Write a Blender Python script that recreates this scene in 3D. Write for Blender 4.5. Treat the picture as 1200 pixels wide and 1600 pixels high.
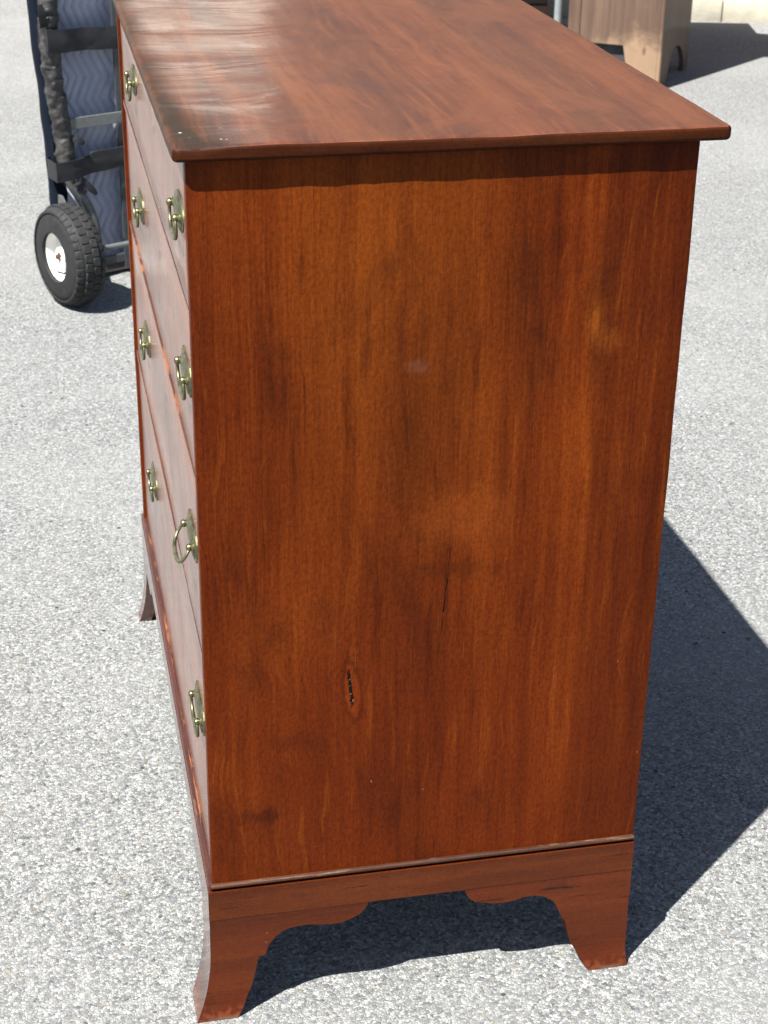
import bpy, bmesh, math, random
from mathutils import Vector, Matrix, noise

for o in list(bpy.data.objects):
    bpy.data.objects.remove(o)
S = bpy.context.scene
COL = S.collection
random.seed(7)

# ------------------------------------------------------------------ camera
CX, CY, CZ = -0.1266, -1.4017, 1.2895
YAW, PITCH, ROLL, FPX = 0.2121, 0.4553, 0.0156, 2640.76
_f = Vector((math.sin(YAW) * math.cos(PITCH), math.cos(YAW) * math.cos(PITCH), -math.sin(PITCH)))
_r = Vector((math.cos(YAW), -math.sin(YAW), 0))
_u = _r.cross(_f)
r_ = _r * math.cos(ROLL) + _u * math.sin(ROLL)
u_ = -_r * math.sin(ROLL) + _u * math.cos(ROLL)
cam = bpy.data.cameras.new('camera')
cam_o = bpy.data.objects.new('camera', cam)
COL.objects.link(cam_o)
cam_o.matrix_world = Matrix(((r_.x, u_.x, -_f.x, CX), (r_.y, u_.y, -_f.y, CY), (r_.z, u_.z, -_f.z, CZ), (0, 0, 0, 1)))
cam.sensor_width = 36.0
cam.lens = FPX / 1600.0 * 36.0
cam.clip_start = 0.05
cam.clip_end = 500
cam.dof.use_dof = True
cam.dof.focus_distance = 1.72
cam.dof.aperture_fstop = 20.0
S.camera = cam_o

# ------------------------------------------------------------------ light
LIGHT = Vector((0.447, 0.38, -1.0)).normalized()      # the way the sunlight travels
w = bpy.data.worlds.new('World')
S.world = w
w.use_nodes = True
wn = w.node_tree
wn.nodes.clear()
sky = wn.nodes.new('ShaderNodeTexSky')
sky.sky_type = 'NISHITA'
sky.sun_disc = False
sky.sun_elevation = math.asin(-LIGHT.z)
sky.sun_rotation = math.atan2(-LIGHT.x, -LIGHT.y) % (2 * math.pi)
sky.air_density = 0.85
sky.dust_density = 0.8
sky.ozone_density = 1.0
bg = wn.nodes.new('ShaderNodeBackground')
bg.inputs['Strength'].default_value = 0.05
wo = wn.nodes.new('ShaderNodeOutputWorld')
wn.links.new(sky.outputs[0], bg.inputs[0])
wn.links.new(bg.outputs[0], wo.inputs[0])
sl = bpy.data.lights.new('sun', 'SUN')
sl.energy = 5.0
sl.angle = math.radians(0.53)
sl.color = (1.0, 0.978, 0.93)
so = bpy.data.objects.new('sun', sl)
COL.objects.link(so)
so.rotation_euler = LIGHT.to_track_quat('-Z', 'Y').to_euler()
so.location = (-3, -3, 6)
S.view_settings.view_transform = 'Standard'
S.view_settings.look = 'None'
S.view_settings.gamma = 1.0
S.view_settings.use_curve_mapping = False
S.view_settings.exposure = 1.65

# ------------------------------------------------------------------ node helpers
class NT:
    def __init__(s, name, alb=.535):                       # alb scales the base colours to real albedos
        s.alb = alb
        s.m = bpy.data.materials.new(name)
        s.m.use_nodes = True
        s.t = s.m.node_tree
        s.t.nodes.clear()
        s.out = s.t.nodes.new('ShaderNodeOutputMaterial')
        s.p = s.t.nodes.new('ShaderNodeBsdfPrincipled')
        s.t.links.new(s.p.outputs[0], s.out.inputs[0])
    def put(s, sock, v):
        if isinstance(v, bpy.types.NodeSocket):
            s.t.links.new(v, sock)
        elif v is not None:
            if sock.type == 'RGBA' and len(v) == 3:
                v = (*v, 1)
            sock.default_value = v
    def set(s, **k):
        for a, v in k.items():
            if a == 'Base_Color' and s.alb != 1:
                v = s.mix(1, v, (s.alb, s.alb, s.alb), 'MULTIPLY')
            s.put(s.p.inputs[a.replace('_', ' ')], v)
    def co(s, kind='Object'):
        return s.t.nodes.new('ShaderNodeTexCoord').outputs[kind]
    def map(s, v, scale=(1, 1, 1), loc=(0, 0, 0), rot=(0, 0, 0)):
        n = s.t.nodes.new('ShaderNodeMapping')
        s.put(n.inputs[0], v)
        n.inputs['Scale'].default_value = scale
        n.inputs['Location'].default_value = loc
        n.inputs['Rotation'].default_value = rot
        return n.outputs[0]
    def noise(s, v, scale=5, detail=4, rough=.55, dist=0, out=0):
        n = s.t.nodes.new('ShaderNodeTexNoise')
        s.put(n.inputs['Vector'], v)
        n.inputs['Scale'].default_value = scale
        n.inputs['Detail'].default_value = detail
        n.inputs['Roughness'].default_value = rough
        n.inputs['Distortion'].default_value = dist
        return n.outputs[out]
    def vor(s, v, scale=5, feature='F1', out='Distance', rnd=1, metric='EUCLIDEAN'):
        n = s.t.nodes.new('ShaderNodeTexVoronoi')
        n.feature = feature
        n.distance = metric
        s.put(n.inputs['Vector'], v)
        n.inputs['Scale'].default_value = scale
        n.inputs['Randomness'].default_value = rnd
        return n.outputs[out]
    def math(s, op, a, b=0, c=0, clamp=False):
        n = s.t.nodes.new('ShaderNodeMath')
        n.operation = op
        n.use_clamp = clamp
        s.put(n.inputs[0], a); s.put(n.inputs[1], b); s.put(n.inputs[2], c)
        return n.outputs[0]
    def vmath(s, op, a, b=(0, 0, 0), out=0):
        n = s.t.nodes.new('ShaderNodeVectorMath')
        n.operation = op
        s.put(n.inputs[0], a); s.put(n.inputs[1], b)
        return n.outputs[out]
    def rng(s, v, a, b, c=0, d=1, smooth=True):
        n = s.t.nodes.new('ShaderNodeMapRange')
        n.interpolation_type = 'SMOOTHSTEP' if smooth else 'LINEAR'
        s.put(n.inputs[0], v)
        for i, x in enumerate((a, b, c, d)):
            n.inputs[i + 1].default_value = x
        return n.outputs[0]
    def ramp(s, v, stops):
        n = s.t.nodes.new('ShaderNodeValToRGB')
        s.put(n.inputs[0], v)
        e = n.color_ramp.elements
        while len(e) < len(stops):
            e.new(.5)
        for i, (pos, c) in enumerate(stops):
            e[i].position = pos
            e[i].color = (*c, 1)
        return n.outputs[0]
    def mix(s, f, a, b, mode='MIX'):
        n = s.t.nodes.new('ShaderNodeMix')
        n.data_type = 'RGBA'
        n.blend_type = mode
        s.put(n.inputs[0], f); s.put(n.inputs[6], a); s.put(n.inputs[7], b)
        return n.outputs[2]
    def sep(s, v):
        n = s.t.nodes.new('ShaderNodeSeparateXYZ')
        s.put(n.inputs[0], v)
        return n.outputs
    def bump(s, h, strength=.3, dist=.001, prev=None):
        n = s.t.nodes.new('ShaderNodeBump')
        n.inputs['Strength'].default_value = strength
        n.inputs['Distance'].default_value = dist
        s.put(n.inputs['Height'], h)
        if prev is not None:
            s.put(n.inputs['Normal'], prev)
        return n.outputs[0]

# wood, grain along an axis of the object's own coordinates
def wood_nodes(n, axis, dark, mid, light, seed=0, fine=1.0, broad=1.0):
    c = n.map(n.co(), loc=(seed * 1.37, seed * 2.11, seed * .73))
    def sc(al, ac):
        return tuple(al if i == axis else ac for i in range(3))
    warp = n.noise(n.map(c, scale=sc(1.2, 5)), scale=1, detail=2, out=1)
    cw = n.vmath('ADD', c, n.vmath('MULTIPLY', n.vmath('SUBTRACT', warp, (.5, .5, .5)), tuple(.02 if i == axis else .035 for i in range(3))))
    band = n.noise(n.map(cw, scale=sc(.7 * broad, 16 * broad)), scale=1, detail=5, rough=.55, dist=.4)
    streak = n.noise(n.map(cw, scale=sc(2.2, 75)), scale=1, detail=4, rough=.6)
    fibre = n.noise(n.map(c, scale=sc(14 * fine, 620 * fine)), scale=1, detail=2, rough=.6)
    blot = n.noise(n.map(c, scale=sc(3.2, 6.5)), scale=1, detail=4, rough=.6, dist=.5)
    v = n.math('MULTIPLY', band, .36)
    v = n.math('MULTIPLY_ADD', streak, .24, v)
    v = n.math('MULTIPLY_ADD', fibre, .16, v)
    v = n.math('MULTIPLY_ADD', blot, .34, v)
    col = n.ramp(n.rng(v, .42, .655, 0, 1, False), [(0, dark), (.48, mid), (1, light)])
    return c, col, v, fibre

def mat_side():
    n = NT('varnished_side')
    c, col, v, fib = wood_nodes(n, 2, (.066, .0098, .0017), (.156, .0243, .0029), (.264, .0520, .0050), 2)
    co = n.co()
    x, y, z = n.sep(co)
    wob = n.noise(n.map(co, scale=(6, 6, 3)), scale=1, detail=3)
    # golden upper middle, darker narrow back board, dark staining near the front edge
    gold = n.math('MULTIPLY', n.rng(n.math('ABSOLUTE', n.math('SUBTRACT', n.math('MULTIPLY_ADD', wob, .08, x), .235)), .02, .17, 1, 0), n.rng(z, .35, .75))
    col = n.mix(n.math('MULTIPLY', gold, .32), col, (.225, .056, .0052))
    lowred = n.rng(z, .70, .3, 0, .5)
    col = n.mix(lowred, col, (.165, .0250, .0034))
    back = n.rng(n.math('MULTIPLY_ADD', wob, .012, x), .378, .386, 0, .26)
    col = n.mix(back, col, (.060, .0115, .0028))
    fr = n.rng(n.math('MULTIPLY_ADD', wob, .08, x), .10, .03, 0, .16)
    col = n.mix(fr, col, (.048, .0095, .0028))
    # crisp figure: dark and golden strokes of uneven length that bend round the knot
    kb_z = n.math('SUBTRACT', z, .392)
    kb_x = n.math('SUBTRACT', x, .1455)
    near_k = n.math('DIVIDE', 1.0, n.math('ADD', 1.0, n.math('ADD', n.math('POWER', n.math('DIVIDE', kb_x, .022), 2), n.math('POWER', n.math('DIVIDE', kb_z, .045), 2))))
    bend = n.math('MULTIPLY', n.math('SIGN', kb_x), n.math('MULTIPLY', near_k, -.012))
    cvec = n.t.nodes.new('ShaderNodeCombineXYZ')
    wav = n.noise(n.map(co, scale=(5, 5, 4), loc=(7, 0, 0)), scale=1, detail=3)
    n.put(cvec.inputs[0], n.math('ADD', n.math('ADD', x, bend), n.math('MULTIPLY', n.math('SUBTRACT', wav, .5), .05)))
    n.put(cvec.inputs[1], y); n.put(cvec.inputs[2], z)
    cb = cvec.outputs[0]
    g1 = n.noise(n.map(cb, scale=(85, 20, 5)), scale=1, detail=6, rough=.68)
    g2 = n.noise(n.map(cb, scale=(230, 40, 11), loc=(2, 0, 5)), scale=1, detail=4, rough=.65)
    mk = n.noise(n.map(co, scale=(7, 7, 5), loc=(1, 0, 8)), scale=1, detail=3)
    col = n.mix(n.math('MULTIPLY', n.rng(g1, .53, .62), n.rng(mk, .40, .60, .10, .50)), col, (.056, .0085, .0018))
    col = n.mix(n.math('MULTIPLY', n.rng(g1, .46, .36), n.rng(mk, .62, .42, .05, .40)), col, (.30, .068, .0062))
    col = n.mix(n.rng(g2, .57, .67, 0, .30), col, (.060, .0095, .0020))
    # smoky dark clouds
    cl = n.noise(n.map(co, scale=(9, 9, 3.2), loc=(3, 0, 1.2)), scale=1, detail=5, rough=.62, dist=.6)
    col = n.mix(n.rng(cl, .53, .74, 0, .62), col, (.040, .0076, .0022))
    # pale worn blotches
    band_ = n.noise(n.map(co, scale=(190, 190, 14)), scale=1, detail=3)
    def spot(px, pz, rx, rz, lo=.55, hi=1.0, seed=0.0, wq=.6):
        dx = n.math('DIVIDE', n.math('SUBTRACT', x, px), rx)
        dz = n.math('DIVIDE', n.math('SUBTRACT', z, pz), rz)
        d = n.math('SQRT', n.math('ADD', n.math('MULTIPLY', dx, dx), n.math('MULTIPLY', dz, dz)))
        nn = n.noise(n.map(co, scale=(60, 60, 45), loc=(seed, seed, 0)), scale=1, detail=4)
        d = n.math('ADD', d, n.math('MULTIPLY', n.math('SUBTRACT', nn, .5), wq * 2))
        return n.rng(d, hi, lo, 0, 1)
    col = n.mix(n.math('MULTIPLY', spot(.372, .765, .011, .024, .1, 1.3), n.rng(band_, .35, .6, .15, .75)), col, (.32, .082, .0085))
    col = n.mix(n.math('MULTIPLY', spot(.386, .748, .014, .018, .1, 1.3), n.rng(band_, .35, .6, .1, .6)), col, (.29, .072, .0085))
    col = n.mix(n.math('MULTIPLY', spot(.203, .732, .018, .0085, .2, 1.1), .11), col, (.32, .19, .14))
    col = n.mix(n.math('MULTIPLY', spot(.25, .575, .055, .035, .2, 1.2, 5, .9), .42), col, (.30, .065, .010))
    col = n.mix(n.math('MULTIPLY', spot(.243, .52, .05, .012, .2, 1.3, 7, 1.3), .38), col, (.05, .010, .003))
    col = n.mix(n.math('MULTIPLY', spot(.052, .253, .028, .011, .2, 1.3, 2, 1.3), .6), col, (.045, .008, .003))
    col = n.mix(n.math('MULTIPLY', spot(.088, .34, .03, .014, .2, 1.4, 4, 1.4), .35), col, (.06, .011, .003))
    # drying crack
    t = n.rng(z, .595, .375, 0, 1, False)
    cx = n.math('MULTIPLY_ADD', t, -.0155, .245)
    wv = n.noise(n.map(co, scale=(0, 0, 26)), scale=1, detail=5, rough=.65)
    cx = n.math('MULTIPLY_ADD', n.math('SUBTRACT', wv, .5), .009, cx)
    dist = n.math('ABSOLUTE', n.math('SUBTRACT', x, cx))
    wid = n.math('MULTIPLY', n.math('MULTIPLY', n.rng(z, .372, .47), n.rng(z, .605, .50)), n.rng(n.noise(n.map(co, scale=(0, 0, 55)), scale=1, detail=2), .38, .6, .00022, .00056))
    crack = n.rng(n.math('DIVIDE', dist, n.math('ADD', wid, .00001)), 1.3, .6, 0, 1)
    crack = n.math('MULTIPLY', crack, n.rng(wid, .0001, .0005))
    halo = n.math('MULTIPLY', n.rng(dist, .008, 0, 0, .22), n.rng(wid, .0001, .0008))
    col = n.mix(halo, col, (.06, .011, .003))
    col = n.mix(crack, col, (.008, .003, .002))
    # faint scratch lines across
    zz = n.math('MULTIPLY_ADD', x, -.11, .408)
    sc = n.math('MULTIPLY', n.rng(n.math('ABSOLUTE', n.math('SUBTRACT', z, zz)), .0016, .0004), n.math('MULTIPLY', n.rng(x, .16, .2), n.rng(x, .31, .27)))
    col = n.mix(n.math('MULTIPLY', sc, .3), col, (.06, .011, .003))
    # knot with a bark pocket
    kz = n.math('SUBTRACT', z, .392)
    kx = n.math('SUBTRACT', x, n.math('MULTIPLY_ADD', kz, -.10, .1455))
    kd = n.math('SQRT', n.math('ADD', n.math('POWER', n.math('DIVIDE', kx, .0095), 2), n.math('POWER', n.math('DIVIDE', kz, .036), 2)))
    kd = n.math('MULTIPLY_ADD', n.math('SUBTRACT', n.noise(n.map(co, scale=(120, 120, 60)), scale=1, detail=3), .5), .7, kd)
    col = n.mix(n.rng(kd, 1.15, .6, 0, .55), col, (.235, .036, .0050))
    ring = n.math('MULTIPLY', n.rng(kd, .72, .9), n.rng(kd, 1.25, 1.0))
    col = n.mix(n.math('MULTIPLY', ring, .5), col, (.05, .009, .003))
    kc = n.math('ABSOLUTE', n.math('SUBTRACT', kx, n.math('MULTIPLY', n.math('SUBTRACT', n.noise(n.map(co, scale=(0, 0, 55)), scale=1, detail=2), .58), .011)))
    pocket = n.math('MULTIPLY', n.rng(kc, .0021, .0010), n.rng(n.math('ABSOLUTE', n.math('ADD', kz, -.002)), .025, .015))
    col = n.mix(pocket, col, (.012, .006, .004))
    grit = n.math('MULTIPLY', n.rng(n.noise(co, scale=420, detail=2), .60, .66), n.math('MULTIPLY', n.rng(kc, .0022, .0005), n.rng(n.math('ABSOLUTE', kz), .018, .012)))
    col = n.mix(grit, col, (.42, .30, .19))
    # nicks: tiny pale flecks
    fl = n.vor(n.map(co, scale=(1, 1, .55)), scale=42)
    flm = n.math('MULTIPLY', n.rng(fl, .045, .02), n.rng(n.noise(co, scale=9, detail=1), .56, .62))
    col = n.mix(n.math('MULTIPLY', flm, .7), col, (.45, .24, .11))
    s1 = n.noise(n.map(co, scale=(900, 900, 22), rot=(0, .25, 0)), scale=1, detail=2)
    s2 = n.noise(n.map(co, scale=(26, 26, 800), rot=(0, .12, 0)), scale=1, detail=2)
    scr = n.math('MULTIPLY', n.math('MAXIMUM', n.rng(s1, .70, .76), n.rng(s2, .71, .77)), n.rng(n.noise(co, scale=6, detail=2), .48, .62))
    col = n.mix(n.math('MULTIPLY', scr, .35), col, (.40, .16, .06))
    peel = n.noise(n.map(co, scale=(1, 1, .7)), scale=300, detail=3, rough=.6)
    alli = n.noise(n.map(co, scale=(1, 1, .6)), scale=95, detail=2)
    mot = n.noise(n.map(co, scale=(1, 1, .5), loc=(4, 4, 4)), scale=330, detail=3, rough=.6)
    col = n.mix(n.rng(mot, .40, .66, 0, .55), col, n.mix(1, col, (.56, .52, .48), 'MULTIPLY'))
    col = n.mix(n.rng(peel, .56, .70, 0, .35), col, n.mix(1, col, (1.6, 1.6, 1.5), 'MULTIPLY'))  # varnish highlights put into the colour on the raised grain
    n.set(Base_Color=col)
    h = n.math('MULTIPLY_ADD', alli, .7, peel)
    h = n.math('MULTIPLY_ADD', fib, .5, h)
    h = n.math('SUBTRACT', h, n.math('MULTIPLY', n.math('MAXIMUM', crack, pocket), 6))
    n.set(Normal=n.bump(h, .5, .0007), Roughness=n.rng(cl, .3, .7, .36, .52), Coat_Weight=0.0, Specular_IOR_Level=.06)
    return n.m

def mat_wood(name, axis, dark, mid, light, seed=0, rough=.38, coat=.4, coat_rough=.15, bumps=.25, worn=None, broad=1.0, stain=.5, spec=.5, wlo=.52):
    n = NT(name)
    c, col, v, fib = wood_nodes(n, axis, dark, mid, light, seed, broad=broad)
    co = n.co()
    cl = n.noise(n.map(co, scale=(8, 8, 8), loc=(seed, 2, 1)), scale=1, detail=5, rough=.65, dist=.5)
    col = n.mix(n.rng(cl, .55, .75, 0, stain), col, tuple(x * .45 for x in dark))
    if worn:
        wn_ = n.noise(n.map(co, scale=tuple(12 if i == axis else 160 for i in range(3)), loc=(seed, 0, 0)), scale=1, detail=5, rough=.7)
        col = n.mix(n.rng(wn_, wlo, wlo + .1), col, worn)
    peel = n.noise(co, scale=260, detail=3)
    mot = n.noise(n.map(co, loc=(4, 4, 4)), scale=320, detail=3, rough=.6)
    col = n.mix(n.rng(mot, .40, .66, 0, .4), col, n.mix(1, col, (.55, .50, .46), 'MULTIPLY'))
    n.set(Base_Color=col, Roughness=n.rng(cl, .3, .7, rough - .06, rough + .12), Coat_Weight=coat, Coat_Roughness=coat_rough, Specular_IOR_Level=spec,
          Normal=n.bump(n.math('ADD', peel, fib), bumps, .0005))
    return n.m

def foot_wear(m, z0=.022):
    # scuffed toes: polish knocked off to red raw wood, and dirt, near the ground
    t = m.node_tree
    n = NT.__new__(NT); n.t = t; n.m = m; n.alb = 1
    n.p = [x for x in t.nodes if x.type == 'BSDF_PRINCIPLED'][0]
    src = n.p.inputs['Base Color'].links[0].from_socket
    co = n.co(); x, y, z = n.sep(co)
    nz = n.noise(co, scale=55, detail=5, rough=.7)
    k = n.rng(n.math('MULTIPLY_ADD', n.math('SUBTRACT', nz, .5), -.05, z), z0, z0 - .016)
    c = n.mix(n.math('MULTIPLY', k, .75), src, n.mix(n.rng(n.noise(co, scale=140, detail=3), .4, .62), (.060, .0085, .0018), (.125, .030, .009)))
    d = n.math('MULTIPLY', n.rng(z, .006, .001), n.rng(nz, .40, .55))
    c = n.mix(n.math('MULTIPLY', d, .6), c, (.09, .07, .055))
    nk = n.math('MULTIPLY', n.rng(n.vor(co, scale=60), .09, .05), n.rng(n.noise(co, scale=12, detail=1), .55, .62))
    c = n.mix(n.math('MULTIPLY', nk, .6), c, (.15, .08, .04))
    t.links.new(c, n.p.inputs['Base Color'])

def mat_top():
    n = NT('top_board_wood')
    c, col, v, fib = wood_nodes(n, 1, (.060, .0155, .0048), (.148, .0385, .0105), (.248, .075, .0205), 3)
    co = n.co()
    x, y, z = n.sep(co)
    wob = n.noise(n.map(co, scale=(7, 3, 7)), scale=1, detail=4)
    cl = n.noise(n.map(co, scale=(9, 4.5, 9), loc=(5, 1, 0)), scale=1, detail=5, rough=.65, dist=.8)
    # board joins: a redder middle board, a smoky back board
    wx = n.math('MULTIPLY_ADD', n.math('SUBTRACT', wob, .5), .06, x)
    band = n.math('MULTIPLY', n.rng(wx, .345, .352), n.rng(wx, .425, .40))
    col = n.mix(n.math('MULTIPLY', band, .42), col, (.045, .0145, .0075))
    band2 = n.math('MULTIPLY', n.rng(wx, .165, .172), n.rng(wx, .235, .215))
    col = n.mix(n.math('MULTIPLY', band2, .32), col, (.05, .015, .007))
    red = n.math('MULTIPLY', n.rng(wx, .235, .26), n.rng(wx, .347, .33))
    col = n.mix(n.math('MULTIPLY', red, .2), col, (.185, .040, .0115))
    # crisp figure along the boards
    wq = n.vmath('ADD', co, n.vmath('MULTIPLY', n.vmath('SUBTRACT', n.noise(n.map(co, scale=(5, 3, 5)), scale=1, detail=3, out=1), (.5, .5, .5)), (.06, .02, 0)))
    t1 = n.noise(n.map(wq, scale=(85, 4.5, 10)), scale=1, detail=6, rough=.68)
    t2 = n.noise(n.map(wq, scale=(240, 10, 10), loc=(3, 1, 0)), scale=1, detail=4, rough=.65)
    col = n.mix(n.rng(t1, .53, .66, 0, .32), col, (.062, .0155, .0052))
    col = n.mix(n.rng(t1, .46, .37, 0, .32), col, (.30, .088, .022))
    col = n.mix(n.rng(t2, .57, .68, 0, .28), col, (.065, .0165, .0058))
    # rubbed, lighter patches
    col = n.mix(n.rng(cl, .50, .34, 0, .45), col, (.25, .075, .026))
    col = n.mix(n.rng(cl, .56, .75, 0, .6), col, (.040, .012, .006))
    # black handling grime along the front edge, widest at the near corner
    near = n.rng(y, .25, -.01, 0, .018)
    dcor = n.math('SQRT', n.math('ADD', n.math('POWER', n.math('ADD', x, .008), 2), n.math('POWER', n.math('MULTIPLY', n.math('ADD', y, .01), .8), 2)))
    e = n.math('SUBTRACT', n.math('ADD', x, .0114), near)
    e = n.math('ADD', e, n.math('MULTIPLY', n.math('SUBTRACT', wob, .5), .06))
    grime = n.math('MAXIMUM', n.rng(e, .032, .002, 0, .92), n.rng(n.math('MULTIPLY_ADD', n.math('SUBTRACT', cl, .5), .05, dcor), .062, .0, 0, .85))
    col = n.mix(n.math('MULTIPLY', grime, n.rng(cl, .72, .45, .45, 1)), col, (.028, .021, .013))
    edge_or = n.math('MULTIPLY', n.rng(n.math('ADD', x, .0114), .0055, .003), n.rng(n.noise(co, scale=70, detail=3), .40, .55))
    col = n.mix(n.math('MULTIPLY', edge_or, .25), col, (.20, .060, .020))
    # rim wear on the near edge
    ny = n.math('ADD', y, .0115)
    rim = n.math('MULTIPLY', n.rng(ny, .0050, .0030), n.rng(n.noise(n.map(co, scale=(38, 200, 60)), scale=1, detail=4, rough=.7), .60, .68))
    col = n.mix(n.math('MULTIPLY', rim, .45), col, (.30, .17, .09))
    # paint specks and nicks
    sp = n.vor(co, scale=70)
    spm = n.math('MULTIPLY', n.rng(sp, .15, .09), n.rng(dcor, .075, .05))
    spm = n.math('MULTIPLY', spm, n.rng(n.vor(co, scale=70, out='Color'), .50, .52))
    col = n.mix(spm, col, (.72, .66, .56))
    # fine scratches mostly across the grain
    s1 = n.noise(n.map(co, scale=(26, 900, 1), rot=(0, 0, .22)), scale=1, detail=2)
    s2 = n.noise(n.map(co, scale=(20, 700, 1), rot=(0, 0, -.5)), scale=1, detail=2)
    scr = n.math('MULTIPLY', n.math('MAXIMUM', n.rng(s1, .69, .75), n.rng(s2, .70, .76)), n.rng(cl, .62, .40))
    col = n.mix(n.math('MULTIPLY', scr, .6), col, (.48, .26, .17))
    peel = n.noise(co, scale=240, detail=3)
    n.set(Base_Color=col)
    big = n.noise(n.map(co, scale=(6.5, 13, 1)), scale=1, detail=2, dist=.9)
    b1 = n.bump(n.math('ADD', peel, n.math('MULTIPLY', fib, .6)), .22, .0005)
    b2 = n.bump(big, .5, .0030, b1)
    n.set(Normal=b2, Roughness=n.math('MULTIPLY_ADD', grime, .3, n.rng(cl, .3, .7, .30, .50)), Specular_IOR_Level=n.math('SUBTRACT', .5, n.math('MULTIPLY', grime, .35)), Coat_Weight=n.math('SUBTRACT', .85, n.math('MULTIPLY', grime, .8)), Coat_Roughness=n.rng(cl, .3, .7, .07, .20), Coat_Normal=b2, Coat_IOR=1.46)
    return n.m

def mat_ground():
    n = NT('weathered_asphalt', .565)
    co = n.co()
    jit = n.noise(co, scale=210, detail=3, rough=.7, out=1)
    cj = n.vmath('ADD', co, n.vmath('MULTIPLY', n.vmath('SUBTRACT', jit, (.5, .5, .5)), (.0065, .0065, .004)))
    d1 = n.vor(cj, scale=290)
    c1 = n.vor(cj, scale=290, out='Color')
    d2 = n.vor(cj, scale=150)
    c2 = n.vor(cj, scale=150, out='Color')
    a, b, g = n.sep(c1)
    a2, b2, g2 = n.sep(c2)
    base = n.ramp(a, [(0, (.115, .118, .12)), (.25, (.245, .251, .25)), (.55, (.365, .368, .358)), (.85, (.485, .487, .47)), (1, (.68, .675, .65))])
    big = n.ramp(a2, [(0, (.075, .078, .082)), (.3, (.23, .235, .24)), (.7, (.40, .40, .39)), (1, (.66, .65, .625))])
    usebig = n.math('MULTIPLY', n.rng(b2, .62, .64), n.rng(d2, .46, .38))
    col = n.mix(usebig, base, big)
    tint = n.math('MULTIPLY', n.rng(g2, .93, .95), n.rng(d2, .45, .35))
    col = n.mix(n.math('MULTIPLY', tint, .6), col, (.36, .28, .175))
    blue = n.math('MULTIPLY', n.rng(g2, .06, .04), n.rng(d2, .45, .35))
    col = n.mix(n.math('MULTIPLY', blue, .5), col, (.20, .235, .28))
    edge = n.vor(cj, scale=290, feature='DISTANCE_TO_EDGE')
    col = n.mix(n.rng(edge, .10, .0, 0, .64), col, (.09, .093, .095))
    fine = n.noise(co, scale=900, detail=3)
    col = n.mix(n.rng(fine, .3, .75, 0, .30), col, (.42, .422, .41))
    patch = n.noise(co, scale=1.3, detail=4, rough=.6)
    col = n.mix(n.rng(patch, .42, .62, 0, .30), col, (.44, .44, .425))
    pit = n.math('MULTIPLY', n.rng(n.vor(n.map(co, loc=(3, 2, 0)), scale=26), .11, .06), n.rng(n.noise(co, scale=4, detail=2), .46, .56))
    col = n.mix(pit, col, (.05, .05, .05))
    h = n.math('MULTIPLY', n.math('SUBTRACT', n.math('POWER', edge, .5), 0), .9)
    h = n.math('MULTIPLY_ADD', b, .5, h)
    h = n.math('MULTIPLY_ADD', usebig, n.rng(d2, .5, .0, 0, .8), h)
    h = n.math('MULTIPLY_ADD', fine, .35, h)
    h = n.math('MULTIPLY_ADD', n.noise(co, scale=60, detail=3), .6, h)
    h = n.math('SUBTRACT', h, pit)
    n.set(Base_Color=col, Roughness=.85, Specular_IOR_Level=.25, Normal=n.bump(h, .75, .0026))
    return n.m

def mat_simple(name, col, rough=.5, metal=0, var=.25, scale=30, bump=.2, dist=.001, spec=.5, col2=None):
    n = NT(name)
    co = n.co()
    f = n.noise(co, scale=scale, detail=5, rough=.65)
    c = n.mix(n.rng(f, .35, .68, 0, 1), col, col2 or tuple(max(0, x * (1 - var)) for x in col))
    n.set(Base_Color=c, Roughness=n.rng(f, .3, .7, rough - .08, min(1, rough + .12)), Metallic=metal, Specular_IOR_Level=spec,
          Normal=n.bump(n.noise(co, scale=scale * 6, detail=4), bump, dist))
    return n.m

M = {}
M['side'] = mat_side()
M['top'] = mat_top()
M['front'] = mat_wood('drawer_front_wood', 1, (.12, .030, .012), (.27, .078, .031), (.40, .135, .058), 5, rough=.32, coat=.62, coat_rough=.18, bumps=.08, stain=.35, spec=.4)
M['frame'] = mat_wood('case_front_wood', 1, (.10, .028, .012), (.20, .06, .026), (.28, .10, .045), 6, rough=.32, coat=.62, coat_rough=.18, bumps=.1, spec=.4)
M['worn'] = mat_wood('worn_rail_edge', 1, (.030, .008, .004), (.085, .020, .007), (.15, .045, .014), 8, rough=.5, coat=.2, worn=(.40, .135, .045), bumps=.3, wlo=.50)
M['worn_b'] = mat_wood('lightly_worn_rail_edge', 1, (.030, .008, .004), (.085, .022, .009), (.15, .05, .02), 18, rough=.5, coat=.2, worn=(.34, .14, .06), bumps=.3, wlo=.60)
M['edge'] = mat_wood('top_edge_wood', 0, (.022, .0048, .0017), (.050, .0112, .0030), (.085, .0220, .0052), 9, rough=.5, coat=.0, spec=.07, worn=(.20, .10, .05), wlo=.66)
M['base_x'] = mat_wood('base_wood_side', 0, (.060, .0115, .0026), (.112, .0220, .0040), (.165, .0355, .0056), 11, rough=.36, coat=.0, spec=.18, worn=(.022, .007, .003), wlo=.60)
M['base_y'] = mat_wood('base_wood_front', 1, (.050, .011, .005), (.11, .026, .009), (.17, .046, .015), 12, rough=.32, coat=.8, coat_rough=.14)
M['foot_x'] = mat_wood('foot_wood_side', 0, (.075, .0128, .0026), (.122, .0215, .0037), (.170, .0325, .0051), 14, rough=.34, coat=.0, spec=.2, stain=.6, worn=(.032, .007, .0025), wlo=.60)
M['bead'] = mat_wood('bead_wood', 0, (.020, .006, .003), (.050, .014, .006), (.10, .035, .015), 15, rough=.42, coat=.1, spec=.3, worn=(.20, .125, .075), wlo=.56)
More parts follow.
